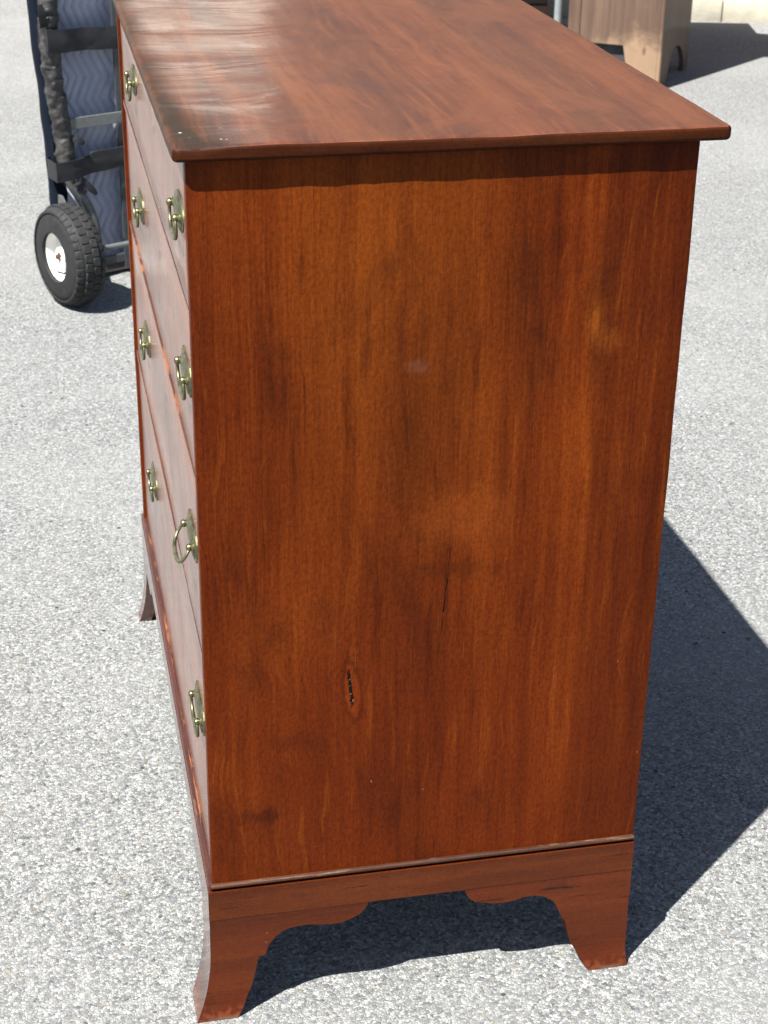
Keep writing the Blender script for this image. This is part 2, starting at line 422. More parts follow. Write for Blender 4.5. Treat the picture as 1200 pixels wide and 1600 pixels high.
M['bead_y'] = mat_wood('bead_wood_front', 1, (.05, .013, .006), (.10, .028, .011), (.16, .055, .022), 16, rough=.4, coat=.6, worn=(.22, .13, .08), wlo=.60)
foot_wear(M['foot_x']); foot_wear(M['base_y'])
M['raw'] = mat_simple('unfinished_inner_wood', (.20, .115, .06), .8, var=.4)
M['ground'] = mat_ground()

# aged brass, green patina in the low spots
def mat_brass():
    n = NT('aged_brass', .52)
    co = n.co()
    f = n.noise(co, scale=160, detail=4, rough=.65)
    g = n.noise(co, scale=70, detail=3)
    col = n.mix(n.rng(f, .4, .62), (.36, .33, .165), (.22, .235, .145))
    n.set(Base_Color=col, Metallic=n.rng(g, .38, .62, 1.0, .75), Roughness=n.rng(f, .35, .65, .34, .58), Normal=n.bump(f, .25, .0004))
    return n.m
M['brass'] = mat_brass()
M['brass_dark'] = mat_simple('dark_brass', (.24, .19, .085), .38, metal=.9, var=.6, scale=120)
M['keyhole'] = mat_simple('dark_keyhole', (.02, .015, .012), .7)

# ------------------------------------------------------------------ mesh helpers
def link(name, me, mat, parent=None, loc=(0, 0, 0), rot=(0, 0, 0)):
    o = bpy.data.objects.new(name, me)
    COL.objects.link(o)
    if mat is not None and not me.materials:
        for m in (mat if isinstance(mat, (list, tuple)) else [mat]):
            me.materials.append(m)
    o.location = loc
    o.rotation_euler = rot
    if parent is not None:
        o.parent = parent
    return o

def fin(bm, name, smooth=None, recalc=True):
    if recalc:
        bmesh.ops.recalc_face_normals(bm, faces=bm.faces)
    me = bpy.data.meshes.new(name)
    bm.to_mesh(me)
    bm.free()
    if smooth is not None:
        me.polygons.foreach_set('use_smooth', [True] * len(me.polygons))
        me.set_sharp_from_angle(angle=math.radians(smooth))
    return me

def box_bm(x0, x1, y0, y1, z0, z1, bev=0, seg=2, bm=None):
    b = bmesh.new()
    r = bmesh.ops.create_cube(b, size=1)
    for v in b.verts:
        v.co = Vector((x0 + (v.co.x + .5) * (x1 - x0), y0 + (v.co.y + .5) * (y1 - y0), z0 + (v.co.z + .5) * (z1 - z0)))
    if bev:
        bmesh.ops.bevel(b, geom=list(b.edges), offset=bev, segments=seg, affect='EDGES', profile=.5)
    if bm is None:
        return b
    me = bpy.data.meshes.new('tmp')
    b.to_mesh(me); b.free()
    bm.from_mesh(me)
    bpy.data.meshes.remove(me)
    return bm

def slices(bm, axis, lo, hi, step):
    k = lo + step
    no = [0, 0, 0]; no[axis] = 1
    while k < hi - step * .3:
        co = [0, 0, 0]; co[axis] = k
        bmesh.ops.bisect_plane(bm, geom=bm.verts[:] + bm.edges[:] + bm.faces[:], plane_co=co, plane_no=no)
        k += step

def tube_bm(pts, rad, seg=10, bm=None, cap=True, jitter=0, sub=0):
    """a tube through pts; rad is a number or a list"""
    bm = bm or bmesh.new()
    pts = [Vector(p) for p in pts]
    rads = rad if isinstance(rad, (list, tuple)) else [rad] * len(pts)
    if sub:
        P, R = [], []
        for i in range(len(pts) - 1):
            p0 = pts[max(i - 1, 0)]; p1 = pts[i]; p2 = pts[i + 1]; p3 = pts[min(i + 2, len(pts) - 1)]
            for k in range(sub):
                t = k / sub
                P.append(.5 * ((2 * p1) + (p2 - p0) * t + (2 * p0 - 5 * p1 + 4 * p2 - p3) * t * t + (3 * p1 - p0 - 3 * p2 + p3) * t ** 3))
                R.append(rads[i] * (1 - t) + rads[i + 1] * t)
        P.append(pts[-1]); R.append(rads[-1])
        pts, rads = P, R
    rings = []
    ref = Vector((0, 0, 1))
    prev = None
    for i, p in enumerate(pts):
        t = (pts[min(i + 1, len(pts) - 1)] - pts[max(i - 1, 0)]).normalized()
        if prev is None:
            a = t.cross(ref if abs(t.dot(ref)) < .9 else Vector((1, 0, 0))).normalized()
        else:
            a = (prev - t * prev.dot(t)).normalized()
        prev = a
        b = t.cross(a)
        ring = []
        for k in range(seg):
            th = 2 * math.pi * k / seg
            rr = rads[i]
            q = p + (a * math.cos(th) + b * math.sin(th)) * rr
            if jitter:
                q += (a * math.cos(th) + b * math.sin(th)) * jitter * (noise.noise(q * 45) + .6 * noise.noise(q * 110) + .9 * (((q.z * 21 + th / 6.2832 + .6 * noise.noise(q * 20)) % 1) - .5))
            ring.append(bm.verts.new(q))
        rings.append(ring)
    for i in range(len(rings) - 1):
        for k in range(seg):
            bm.faces.new((rings[i][k], rings[i][(k + 1) % seg], rings[i + 1][(k + 1) % seg], rings[i + 1][k]))
    if cap:
        bm.faces.new(list(reversed(rings[0])))
        bm.faces.new(rings[-1])
    return bm

def lathe_bm(prof, seg=24, bm=None, closed=False):
    """prof: (radius, height) about local x axis: height along x"""
    bm = bm or bmesh.new()
    rings = []
    for r, h in prof:
        if r < 1e-6:
            rings.append([bm.verts.new((h, 0, 0))])
        else:
            rings.append([bm.verts.new((h, r * math.cos(2 * math.pi * k / seg), r * math.sin(2 * math.pi * k / seg))) for k in range(seg)])
    n = len(rings)
    for i in range(n if closed else n - 1):
        A, B = rings[i], rings[(i + 1) % n]
        for k in range(seg):
            k2 = (k + 1) % seg
            if len(A) == 1 and len(B) == 1:
                continue
            if len(A) == 1:
                bm.faces.new((A[0], B[k2], B[k]))
            elif len(B) == 1:
                bm.faces.new((A[k], A[k2], B[0]))
            else:
                bm.faces.new((A[k], A[k2], B[k2], B[k]))
    return bm

def outline_bm(pts, th, axis='y'):
    """polygon pts (a, z) extruded by th; axis y: a is x, thickness along +y"""
    bm = bmesh.new()
    f = [bm.verts.new((a, 0, z)) for a, z in pts]
    g = [bm.verts.new((a, th, z)) for a, z in pts]
    n = len(pts)
    bm.faces.new(f)
    bm.faces.new(list(reversed(g)))
    for i in range(n):
        j = (i + 1) % n
        bm.faces.new((f[i], g[i], g[j], f[j]))
    return bm

def empty(name, loc=(0, 0, 0), rz=0, label=None, cat=None, group=None):
    o = bpy.data.objects.new(name, None)
    COL.objects.link(o)
    o.location = loc
    o.rotation_euler = (0, 0, rz)
    o.empty_display_size = .1
    tag(o, label, cat, group)
    return o

def tag(o, label=None, cat=None, group=None, kind=None):
    if label: o['label'] = label
    if cat: o['category'] = cat
    if group: o['group'] = group
    if kind: o['kind'] = kind
    return o

# ------------------------------------------------------------------ ground
bm = bmesh.new()
bmesh.ops.create_grid(bm, x_segments=8, y_segments=8, size=60)
tag(link('ground', fin(bm, 'ground'), M['ground']), kind='structure')

# ------------------------------------------------------------------ chest of drawers
D, W, H = 0.4574, 0.8815, 0.930
ZB = 0.1712
OVN, OVF, OVB, ST = 0.0115, 0.0114, 0.0249, 0.0133
E_ = 0.0046
chest = empty('chest_of_drawers', (0, 0, 0), 0, 'reddish brown mahogany chest of four drawers with brass bail pulls and bracket feet', 'chest of drawers')
PT = .016

def side_panel(y0, y1):
    b = box_bm(0, D, y0, y1, ZB - .03, H, .0012, 2)
    slices(b, 2, ZB - .03, H, .02)
    slices(b, 0, 0, D, .02)
    for v in b.verts:                                   # old board: barely cupped, edges not dead straight
        q = v.co
        if abs(q.y - y0) < .0005 and y0 == 0:
            q.y += .0006 * noise.noise(Vector((q.x * 7, 0, q.z * 3))) 
        if q.x < .003:
            q.x += .0005 * noise.noise(Vector((3, 0, q.z * 22)))
        if q.x > D - .003:
            q.x += .0007 * noise.noise(Vector((9, 0, q.z * 14)))
    return fin(b, 'side_panel', 35)
link('side_panel', side_panel(0, PT), M['side'], chest)
fp = side_panel(W - PT, W)
for v in fp.vertices:
    if v.co.x < .004:
        v.co.x -= .0018
link('side_panel', fp, M['side'], chest)
link('back_panel', fin(box_bm(D - .014, D - .004, PT + .0005, W - PT - .0005, ZB, H - .001), 'back_panel'), M['raw'], chest)
link('bottom_board', fin(box_bm(.02, D - .015, PT + .0005, W - PT - .0005, ZB - .012, ZB), 'bottom_board'), M['raw'], chest)

# top board: soft rounded edges, slightly rippled, corner knocked about
def top_board():
    x0, x1, y0, y1, z0, z1 = -OVF, D + OVB, -OVN, W + OVN, H + .0002, H + ST
    b = box_bm(x0, x1, y0, y1, z0, z1, .0036, 4)
    slices(b, 0, x0, x1, .008)
    slices(b, 1, y0, .2, .008)
    slices(b, 1, .2, y1, .02)
    for v in b.verts:
        q = v.co
        up = (q.z - z0) / (z1 - z0)
        rip = .0007 * noise.noise(Vector((q.x * 6, q.y * 14, 0))) + .0005 * noise.noise(Vector((q.x * 20, q.y * 5, 4)))
        q.z += rip * (up > .5)
        # the back corner of the board has lifted a touch
        q.z += .0016 * max(0, q.x / D) * max(0, 1 - q.y)
        if q.y < y0 + .004:
            q.y += .0006 * noise.noise(Vector((q.x * 30, 0, q.z * 60))) + .0004 * noise.noise(Vector((q.x * 90, 3, q.z * 60)))
        if q.x < x0 + .004:
            q.x += .0006 * noise.noise(Vector((0, q.y * 30, q.z * 60)))
        dc = math.hypot(q.x - x0 - .018, (q.y - y0) * 1.2)
        if dc < .03 and up > .6:
            k = 1 - dc / .03
            q.z -= .0022 * k * (q.y < y0 + .006)
            q.y += .0016 * k * (q.y < y0 + .006)
        # rounded plan corners
        for cx_, sx in ((x0, 1), (x1, -1)):
            for cy_, sy in ((y0, 1), (y1, -1)):
                rr = .006
                dx = (q.x - cx_) * sx; dy = (q.y - cy_) * sy
                if dx < rr and dy < rr:
                    ex, ey = rr - dx, rr - dy
                    l = math.hypot(ex, ey)
                    m_ = max(ex, ey)
                    if l > 1e-9:
                        ex, ey = ex * m_ / l, ey * m_ / l
                        q.x = cx_ + sx * (rr - ex); q.y = cy_ + sy * (rr - ey)
    bmesh.ops.recalc_face_normals(b, faces=b.faces)
    for f in b.faces:
        f.material_index = 1 if (f.normal.z < .80 and f.normal.y < -.3) else 0
    return fin(b, 'top_board', 40)
link('top_board', top_board(), [M['top'], M['edge']], chest)

# rails of the case front and the drawers between them
G = [0.7923, 0.6282, 0.4401, 0.1765]
RT = .0050
def rail(z0, z1, x0=0.0):
    b = box_bm(x0, .022, PT + .0002, W - PT - .0002, z0, z1, .0004, 1)
    slices(b, 1, PT, W - PT, .012)
    for v in b.verts:
        q = v.co
        if q.x < .003 and q.z > z1 - .0015:             # arris rubbed by the drawers
            k = noise.noise(Vector((q.y * 35, z1 * 9, 0)))
            q.z -= max(0, k) * .0007
            q.x += max(0, k) * .0006
    bmesh.ops.recalc_face_normals(b, faces=b.faces)
    b.normal_update()
    for f in b.faces:
        f.material_index = 1 if f.normal.z > .3 else 0
    return fin(b, 'rail', 30)
link('rail', rail(H - .010, H - .0003), [M['frame'], M['worn']], chest)
for i, g in enumerate(G):
    link('rail', rail(g - RT, g), [M['frame'], M['worn'] if i in (1, 3) else M['worn_b']], chest)

# brass pulls, centred on the middle of the back plate, wall plane x = 0, facing -x
def plate_bm(oval):
    b = bmesh.new()
    w2, h2 = .042, .0165
    pts = []
    if oval:
        for k in range(28):
            a = 2 * math.pi * k / 28
            pts.append((w2 * math.cos(a), (h2 + .003) * math.sin(a)))
    else:
        c = .0075
        raw = [(-w2, -h2 + c), (-w2 + .004, -h2 + c * .55), (-w2 + c, -h2), (w2 - c, -h2), (w2 - .004, -h2 + c * .55), (w2, -h2 + c),
               (w2, h2 - c), (w2 - .004, h2 - c * .55), (w2 - c, h2), (-w2 + c, h2), (-w2 + .004, h2 - c * .55), (-w2, h2 - c)]
        pts = raw
    lay = [(1.0, .001), (1.0, -.0010), (.95, -.0018), (.89, -.0016), (.84, -.0030), (.6, -.0046), (0.3, -.0052)]
    rings = [[b.verts.new((x, a * s, z * s)) for a, z in pts] for s, x in lay]
    n = len(pts)
    for i in range(len(rings) - 1):
        for k in range(n):
            b.faces.new((rings[i][k], rings[i][(k + 1) % n], rings[i + 1][(k + 1) % n], rings[i + 1][k]))
    b.faces.new(rings[-1])
    b.faces.new(list(reversed(rings[0])))
    return fin(b, 'back_plate', 35)
def post_me():
    b = lathe_bm([(.0, .000), (.0050, .000), (.0054, -.0040), (.0040, -.0050), (.0036, -.0056), (.0042, -.0064), (.0044, -.0082), (.0038, -.0100), (.0022, -.0110), (0, -.0113)], 18)
    return fin(b, 'post', 40)
def bail_me():
    pts = [(0, -.0285, .001), (0, -.0322, -.001), (0, -.0345, -.007), (0, -.0335, -.0135), (0, -.0275, -.0195), (0, -.017, -.0228), (0, -.006, -.0236), (0, 0, -.0240)]
    full = pts + [(0, -y, z) for x, y, z in reversed(pts[:-1])]
    rad = [.0017, .0018, .0018, .0019, .0021, .0024, .0023, .0027]
    rad = rad + list(reversed(rad[:-1]))
    b = tube_bm(full, rad, 10, sub=4)
    return fin(b, 'bail', 60)
PLATE_O, PLATE_R, POST, BAIL = plate_bm(True), plate_bm(False), post_me(), bail_me()
HY = [0.0592, 0.6168]
HY = [0.0640, 0.6200]
HZ = [0.8696, 0.7178, 0.5472, 0.3500]

zt = H - .0105
INS = [.0003, .0012, .0006, .0012]
YAWD = [.0012, .0012, .0016, .0012]
for i, g in enumerate(G):
    z0, z1 = g + .0010, zt - .0012
    ins = INS[i]
    b = box_bm(ins, ins + .02, PT + .0018, W - PT - .0016, z0, z1, .0010, 2)
    slices(b, 1, PT, W - PT, .02)
    slices(b, 2, z0, z1, .03)
    for v in b.verts:
        q = v.co
        if q.x < ins + .005:
            q.x += .0009 * noise.noise(Vector((i * 3, q.y * 3.5, q.z * 9))) + YAWD[i] * q.y
    HS = .88
    d = link('drawer', fin(b, 'drawer', 35), M['front'], chest)
    for k, y in enumerate(HY):
        xf = ins + YAWD[i] * y - .0003
        z = HZ[i] - .001
        hp = [link('back_plate', PLATE_O if i == 0 else PLATE_R, M['brass'], d, (xf, y, z))]
        for s in (-1, 1):
            hp.append(link('post', POST, M['brass'], d, (xf, y + s * .030 * HS, z + .001)))
        a = [.0, .05, -.04, .02, .0, .04, -.02, -.05][i * 2 + k]
        if i == 2 and k == 0:
            a = .56
        hp.append(link('bail', BAIL, M['brass'], d, (xf - .0078 * HS, y, z), (0, a, 0)))
        for o_ in hp:
            o_.scale = (HS, HS, HS)
    # keyhole
    ky = .342
    xk = ins + YAWD[i] * ky
    hb = bmesh.new()
    ring = [(.0018 * math.cos(t), .0018 * math.sin(t)) for t in [math.pi * (q / 8) for q in range(9)]] + [(-.0012, -.009), (.0012, -.009)]
    hb.faces.new([hb.verts.new((xk - .0010, ky + a, z1 - .041 + c)) for a, c in ring])
    link('keyhole', fin(hb, 'keyhole'), M['keyhole'], d)
    zt = g - RT

# ---- base: bead, base boards and the flared bracket feet glued under them
ZS = .1305          # seam between base board and feet
BT = .018
def flare(z):
    t = max(0, (.085 - z) / .085)
    return .0165 * t ** 2.2 + .0015 * max(0, (.13 - z) / .13)
def flare_s(z):
    t = max(0, (.05 - z) / .05)
    return .0055 * t ** 2
FOOT = [(0, ZS), (0, .1095), (0, .0), (.030, .0), (.0345, .0121), (.0412, .0332), (.0464, .0543), (.0502, .0735), (.0506, .0762), (.0571, .0765), (.0615, .0893), (.0668, .0969), (.0700, .1009),
        (.077, .1060), (.085, .1088), (.095, .1103), (.1056, .1101), (.120, .1078), (.1359, .1071), (.146, .1093), (.1526, .1121), (.1594, .1162), (.1636, .1207), (.167, .126), (.1691, ZS)]
FOOTB = [(D, ZS), (.2693, ZS), (.2715, .1245), (.2753, .1177), (.281, .1130), (.2892, .1104), (.301, .1076), (.3137, .1067), (.325, .1080), (.3351, .1105), (.347, .1113), (.3576, .1089), (.3645, .1050), (.3698, .1),
         (.374, .0930), (.3773, .0848), (.3806, .0762), (.3848, .0704), (.3880, .0600), (.3907, .0471), (.3940, .0380), (.3993, .0286), (.4065, .0150), (.4148, .0), (D + .003, .0), (D + .0005, .02)]

def densify(pts):
    return pts

def foot_side(pts, front):
    # outer face on y = -E_, x measured from the base's front edge
    b = outline_bm([((a - E_) if front else a, z) for a, z in pts], BT)
    slices(b, 2, 0, ZS, .0085)
    for v in b.verts:
        q = v.co
        inner = q.y > BT * .5
        q.y += -E_ - flare_s(q.z)
        if front and q.x < -E_ + .0005:
            q.x = -E_ - flare(q.z) + (BT - .0004 if inner else 0)
        elif front and not inner:
            k = max(0, 1 - (q.x + E_) / .05)
            q.x -= flare(q.z) * k * .6
        if q.z < .001:
            q.z += .0012 * noise.noise(Vector((q.x * 50, q.y * 50, 0)))
        elif q.z < ZS - .001:
            q.x += .0007 * noise.noise(Vector((q.x * 60, 1, q.z * 60)))
    bmesh.ops.triangulate(b, faces=[f for f in b.faces if len(f.verts) > 4])
    return fin(b, 'bracket_foot', 40)
def foot_front(mirror):
    pts = [(a if i < 3 else a + (-.010 if mirror else .015), z) for i, (a, z) in enumerate(FOOT)]
    b = outline_bm([(a - E_, z) for a, z in pts], BT)
    slices(b, 2, 0, ZS, .0085)
    for v in b.verts:
        q = v.co.copy()
        inner = q.y > BT * .5
        yy = q.x
        if q.x < -E_ + .0005:
            yy = -E_ - flare_s(q.z) + (BT - .0004 if inner else 0)
        x = -E_ - flare(q.z) * (.7 if mirror else 1) + (BT if inner else 0)
        if q.z < .001:
            q.z += .0012 * noise.noise(Vector((yy * 50, x * 50, 0)))
        v.co = Vector((x, (W - yy) if mirror else yy, q.z))
    bmesh.ops.triangulate(b, faces=[f for f in b.faces if len(f.verts) > 4])
    return fin(b, 'bracket_foot', 40)
link('bracket_foot', foot_side(FOOT, True), M['foot_x'], chest)
link('bracket_foot', foot_side(FOOTB, False), M['foot_x'], chest)
link('bracket_foot', foot_front(False), M['base_y'], chest)
link('bracket_foot', foot_front(True), M['base_y'], chest)
for pts, fr in ((FOOT, True), (FOOTB, False)):          # far side, mirrored
    me = foot_side(pts, fr)
    for v in me.vertices:
        v.co.y = W - v.co.y
        if v.co.x < -E_:
            v.co.x = -E_ + (v.co.x + E_) * .62
    me.flip_normals()
    link('bracket_foot', me, M['foot_x'], chest)

def base_board_side():
    b = outline_bm([(-E_, ZS + .0004), (D, ZS + .0004), (D, .1668), (-E_, .1668)], BT)
    slices(b, 0, 0, D, .015)
    for v in b.verts:
        q = v.co
        inner = q.y > BT * .5
        q.y += -E_ - .0004
        if q.x < -E_ + .0005:
            q.x = -E_ + (BT if inner else 0)
        elif not inner:
            q.z += .0006 * noise.noise(Vector((q.x * 18, 0, q.z * 9))) * (q.z < ZS + .002)
    return fin(b, 'base_board', 30)
me = base_board_side()
link('base_board', me, M['base_x'], chest)
me2 = me.copy()
for v in me2.vertices:
    v.co.y = W - v.co.y
me2.flip_normals()
link('base_board', me2, M['base_x'], chest)
b = bmesh.new()
fv = [(-E_ - .0004, -E_ - .0003), (-E_ + BT, -E_ + BT), (-E_ + BT, W + E_ - BT), (-E_ - .0004, W + E_ + .0003)]
lo = [b.verts.new((x, y, ZS + .0004)) for x, y in fv]
hi = [b.verts.new((x, y, .1668)) for x, y in fv]
for i in range(4):
    b.faces.new((lo[i], lo[(i + 1) % 4], hi[(i + 1) % 4], hi[i]))
b.faces.new(lo); b.faces.new(hi)
link('base_board', fin(b, 'base_board'), M['base_y'], chest)
# half-round bead let in on top of the base boards
def bead(p0, p1, out):
    p0, p1, out = Vector(p0), Vector(p1), Vector(out)
    b = bmesh.new()
    n = 60
    prof = [(0, -.0022), (.0018, -.0021), (.0031, -.0010), (.0034, .0004), (.0026, .0018), (.0008, .0026), (-.004, .0027), (-.004, -.0022)]
    rings = []
    for i in range(n + 1):
        t = i / n
        c = p0.lerp(p1, t)
        j = .00035 * noise.noise(Vector((t * 40, p0.y * 9 + p0.x, 0)))
        rings.append([b.verts.new(c + out * (o + j * (o > 0)) + Vector((0, 0, z + j))) for o, z in prof])
    for i in range(n):
        for k in range(len(prof)):
            k2 = (k + 1) % len(prof)
            b.faces.new((rings[i][k], rings[i][k2], rings[i + 1][k2], rings[i + 1][k]))
    b.faces.new(rings[0]); b.faces.new(list(reversed(rings[-1])))
    return fin(b, 'bead', 50)
link('bead', bead((-.002, -.0012, .1722), (D - .0006, -.0012, .1722), (0, -1, 0)), M['bead'], chest)
link('bead', bead((-.002, W + .0012, .1722), (D - .0006, W + .0012, .1722), (0, 1, 0)), M['bead'], chest)
link('bead', bead((-.0012, -.002, .1722), (-.0012, W + .002, .1722), (-1, 0, 0)), M['bead_y'], chest)

# ------------------------------------------------------------------ hand truck
M['rubber'] = mat_simple('tyre_rubber', (.019, .019, .0195), .72, var=-.6, scale=60, bump=.35, spec=.35)
M['hub'] = mat_simple('white_painted_rim', (1.42, 1.40, 1.33), .42, var=.12, scale=30)
M['steel'] = mat_simple('grey_painted_steel', (.22, .235, .24), .45, metal=.25, var=.35, scale=40, col2=(.15, .145, .125))
M['steel_dark'] = mat_simple('dull_dark_steel', (.10, .11, .12), .5, metal=.3, var=.3, scale=40)
M['tape'] = mat_simple('torn_black_padding', (.013, .0125, .0125), .55, var=-1.3, scale=28, bump=.7, dist=.003, spec=.45, col2=(.085, .080, .074))
M['strap'] = mat_simple('black_strap', (.008, .008, .0105), .6, var=-.7, scale=25, bump=.5, dist=.002)
M['rust'] = mat_simple('rusty_steel', (.22, .09, .04), .7, metal=.4, var=.5)
M['toe'] = mat_simple('worn_toe_plate', (.52, .43, .36), .5, metal=.1, var=.4, scale=25)

ht = empty('hand_truck', (-.04, 2.43, 0), math.radians(25.54), 'grey steel hand truck with black taped side tube and white rimmed pneumatic wheel', 'hand truck')
RW = .1175
def tyre_me():
    hw = .0375
    prof = []
    for k in range(13):                                   # outer carcass from one bead to the other
        a = math.pi * k / 12
        prof.append((RW - .056 + .0535 * math.sin(a) ** .60 if 0 < k < 12 else RW - .061, -hw * math.cos(a) * (1.0 if 2 < k < 10 else 1.04)))
    prof += [(RW - .064, hw * .7), (RW - .064, -hw * .7)]
    b = lathe_bm(prof, 64, closed=True)
    # tread blocks and side lugs
    nb = 34
    for row, (xo, wd, ph) in enumerate(((-.0285, .015, 0), (-.0095, .0165, .5), (.0095, .0165, 0), (.0285, .015, .5))):
        for k in range(nb):
            a = 2 * math.pi * (k + ph) / nb
            rr = RW - .0045 - (.0055 if row in (0, 3) else 0)
            c = box_bm(xo - wd / 2, xo + wd / 2, -.0094, .0094, rr - .004, rr + .0030, .0014, 1)
            if row in (0, 3):
                for v in c.verts:
                    s = -1 if row == 0 else 1
                    v.co.z -= max(0, (v.co.x - xo) * s + .003) * .55
            bmesh.ops.rotate(c, verts=c.verts, cent=(0, 0, 0), matrix=Matrix.Rotation(a, 3, 'X'))
            m_ = bpy.data.meshes.new('t'); c.to_mesh(m_); c.free(); b.from_mesh(m_); bpy.data.meshes.remove(m_)
    return fin(b, 'tyre', 40)
def rim_me():
    r = RW - .062
    b = lathe_bm([(r, -.026), (r + .004, -.031), (r + .0035, -.033), (r - .001, -.031), (r - .004, -.022), (r - .007, -.006), (r - .018, .000), (.030, .000), (.022, -.004), (.020, -.024), (.010, -.025),
                  (.010, .024), (.020, .022), (.030, .010), (r - .018, .010), (r - .004, .022), (r, .031), (r + .004, .031), (r + .002, .020), (r + .002, -.020)], 48, closed=True)
    return fin(b, 'rim', 35)
TYRE, RIM = tyre_me(), rim_me()
def wheel(u, s):
    wr = link('wheel', RIM, M['hub'], ht, (u, -.053, RW), (0, 0, 0 if s < 0 else math.pi))
    link('tyre', TYRE, M['rubber'], wr)
    link('axle_nut', fin(lathe_bm([(0, -.034), (.0045, -.034), (.0055, -.033), (.0055, -.028), (.008, -.0275), (.008, -.0265), (0, -.0262)], 6), 'axle_nut'), M['rust'], wr)
    vb = tube_bm([(-.006, 0, -.045), (-.022, .004, -.040), (-.030, .006, -.036)], .0026, 8)
    link('valve', fin(vb, 'valve', 60), M['rubber'], wr)
wheel(-.042, -1)
wheel(.402, 1)
link('axle', fin(tube_bm([(-.012, -.053, RW), (.372, -.053, RW)], .0062, 12), 'axle', 60), M['steel'], ht)
# frame plane at local y = .08
FY = .08
def side_tube(mir):
    f = (lambda u: .36 - u) if mir else (lambda u: u)
    wrap = [(f(.018), FY, 1.02), (f(.017), FY, .80), (f(.016), FY, .655), (f(.012), FY, .572), (f(.015), FY, .487), (f(.027), FY, .37), (f(.034), FY, .275)]
    low = [(f(.034), FY, .30), (f(.040), FY, .243), (f(.075), FY - .004, .185), (f(.095), FY - .004, .12), (f(.098), FY, .02)]
    a = link('padded_side_tube', fin(tube_bm(wrap, .0215, 28, sub=34, jitter=.0035), 'padded_side_tube', 70), M['tape'], ht)
    link('side_tube', fin(tube_bm(low, .0125, 14, sub=6), 'side_tube', 60), M['steel'], ht)
    top = [(f(.018), FY, 1.02), (f(.018), FY - .01, 1.13), (f(.03), FY - .05, 1.2), (f(.07), FY - .09, 1.22)]
    link('handle', fin(tube_bm(top, .0125, 14, sub=6), 'handle', 60), M['steel'], ht)
    # torn flaps of tape
    if not mir:
        for (u, z, lu, lz) in ((.050, .352, .024, -.02), (.053, .262, .046, -.052), (.050, .245, .02, -.028), (-.004, .60, -.008, .05)):
            fb = bmesh.new()
            n = 6
            A = []
            for k in range(n + 1):
                t = k / n
                wdt = .009 * (1 - .35 * t) + .003 * noise.noise(Vector((u * 90, z * 70, t * 3)))
                c = Vector((u + lu * t - .004, FY - .016 - .008 * math.sin(t * 2.2), z + lz * t))
                dv = Vector((-lz, 0, lu)).normalized()
                for off in (-.0008, .0008):
                    A.append([fb.verts.new(c - dv * wdt + Vector((0, off, 0))), fb.verts.new(c + dv * wdt + Vector((0, off, 0)))])
            for k in range(n):
                a0, a1, b0, b1 = A[2 * k], A[2 * k + 1], A[2 * k + 2], A[2 * k + 3]
                fb.faces.new((a0[0], a0[1], b0[1], b0[0])); fb.faces.new((a1[0], b1[0], b1[1], a1[1]))
                fb.faces.new((a0[0], b0[0], b1[0], a1[0])); fb.faces.new((a0[1], a1[1], b1[1], b0[1]))
            link('torn_tape', fin(fb, 'torn_tape', 50), M['strap'], ht)
side_tube(False)
side_tube(True)
link('centre_bar', fin(box_bm(.1695, .1905, FY - .004, FY + .002, .014, .98, .001, 1), 'centre_bar'), M['steel_dark'], ht)
def cross(z, hgt, mat, y=FY - .008):
    b = box_bm(.02, .34, y - .003, y + .003, z - hgt / 2, z + hgt / 2, .001, 1)
    slices(b, 0, .02, .34, .02)
    for v in b.verts:
        t = (v.co.x - .18) / .16
        v.co.y += -.02 * (1 - t * t) * .2
    return link('cross_bar', fin(b, 'cross_bar', 40), mat, ht)
cross(.379, .026, M['steel'])
cross(.82, .026, M['steel'])
cross(.040, .020, M['steel_dark'], FY + .004)
# axle brackets
for u in (.012, .348):
    b = outline_bm([(-.010, -.016), (.016, -.016), (.14, -.07), (.14, -.03), (.135, .10), (.12, .10), (.02, .016), (-.010, .014)], .005)
    me = fin(b, 'axle_bracket')
    o = link('axle_bracket', me, M['steel'], ht, (u, -.053, RW), (0, 0, math.pi / 2))
b = box_bm(.06, .30, FY + .008, FY + .17, .006, .012, .001, 1)
link('toe_plate', fin(b, 'toe_plate'), M['toe'], ht)
# straps wound round the frame and the blanket
def strap_me(zl, zr, hgt, seed):
    b = bmesh.new()
    path = []
    for k in range(41):                                   # across the back face, bowed over the side tube
        t = k / 40
        u = -.008 + t * .376
        y = FY - .032 + (.020 * min(1, max(0, t - .12) * 7) if t < .5 else .020 * min(1, max(0, .88 - t) * 7))
        path.append((u, y, zl + (zr - zl) * t))
    for u, y in ((.378, FY + .03), (.372, FY + .085), (.18, FY + .10), (.03, FY + .062), (.0, FY + .03)):
        path.append((u, y, zl if u < .1 else zr))
    n = len(path)
    R = []
    for i, (u, y, z) in enumerate(path):
        ring = []
        for j in range(7):
            s = j / 6 - .5
            w_ = .0030 * noise.noise(Vector((u * 16 + seed, s * 3, y * 9))) + .0014 * noise.noise(Vector((u * 60, s * 11, seed)))
            edge = .0030 * noise.noise(Vector((u * 22, seed + s * 4, 2)))
            ring.append(b.verts.new((u, y + w_ + .0035 * abs(s), z + hgt * s + edge)))
        R.append(ring)
    for i in range(n):
        for j in range(6):
            b.faces.new((R[i][j], R[(i + 1) % n][j], R[(i + 1) % n][j + 1], R[i][j + 1]))
    bmesh.ops.recalc_face_normals(b, faces=b.faces)
    bmesh.ops.solidify(b, geom=b.faces[:], thickness=.002)
    return fin(b, 'strap', 60)
link('strap', strap_me(.572, .544, .050, 1), M['strap'], ht)
link('strap', strap_me(.276, .292, .044, 5), M['strap'], ht)
fb = box_bm(.085, .30, FY - .022, FY - .019, .296, .312, .001, 1)
slices(fb, 0, .085, .30, .012)
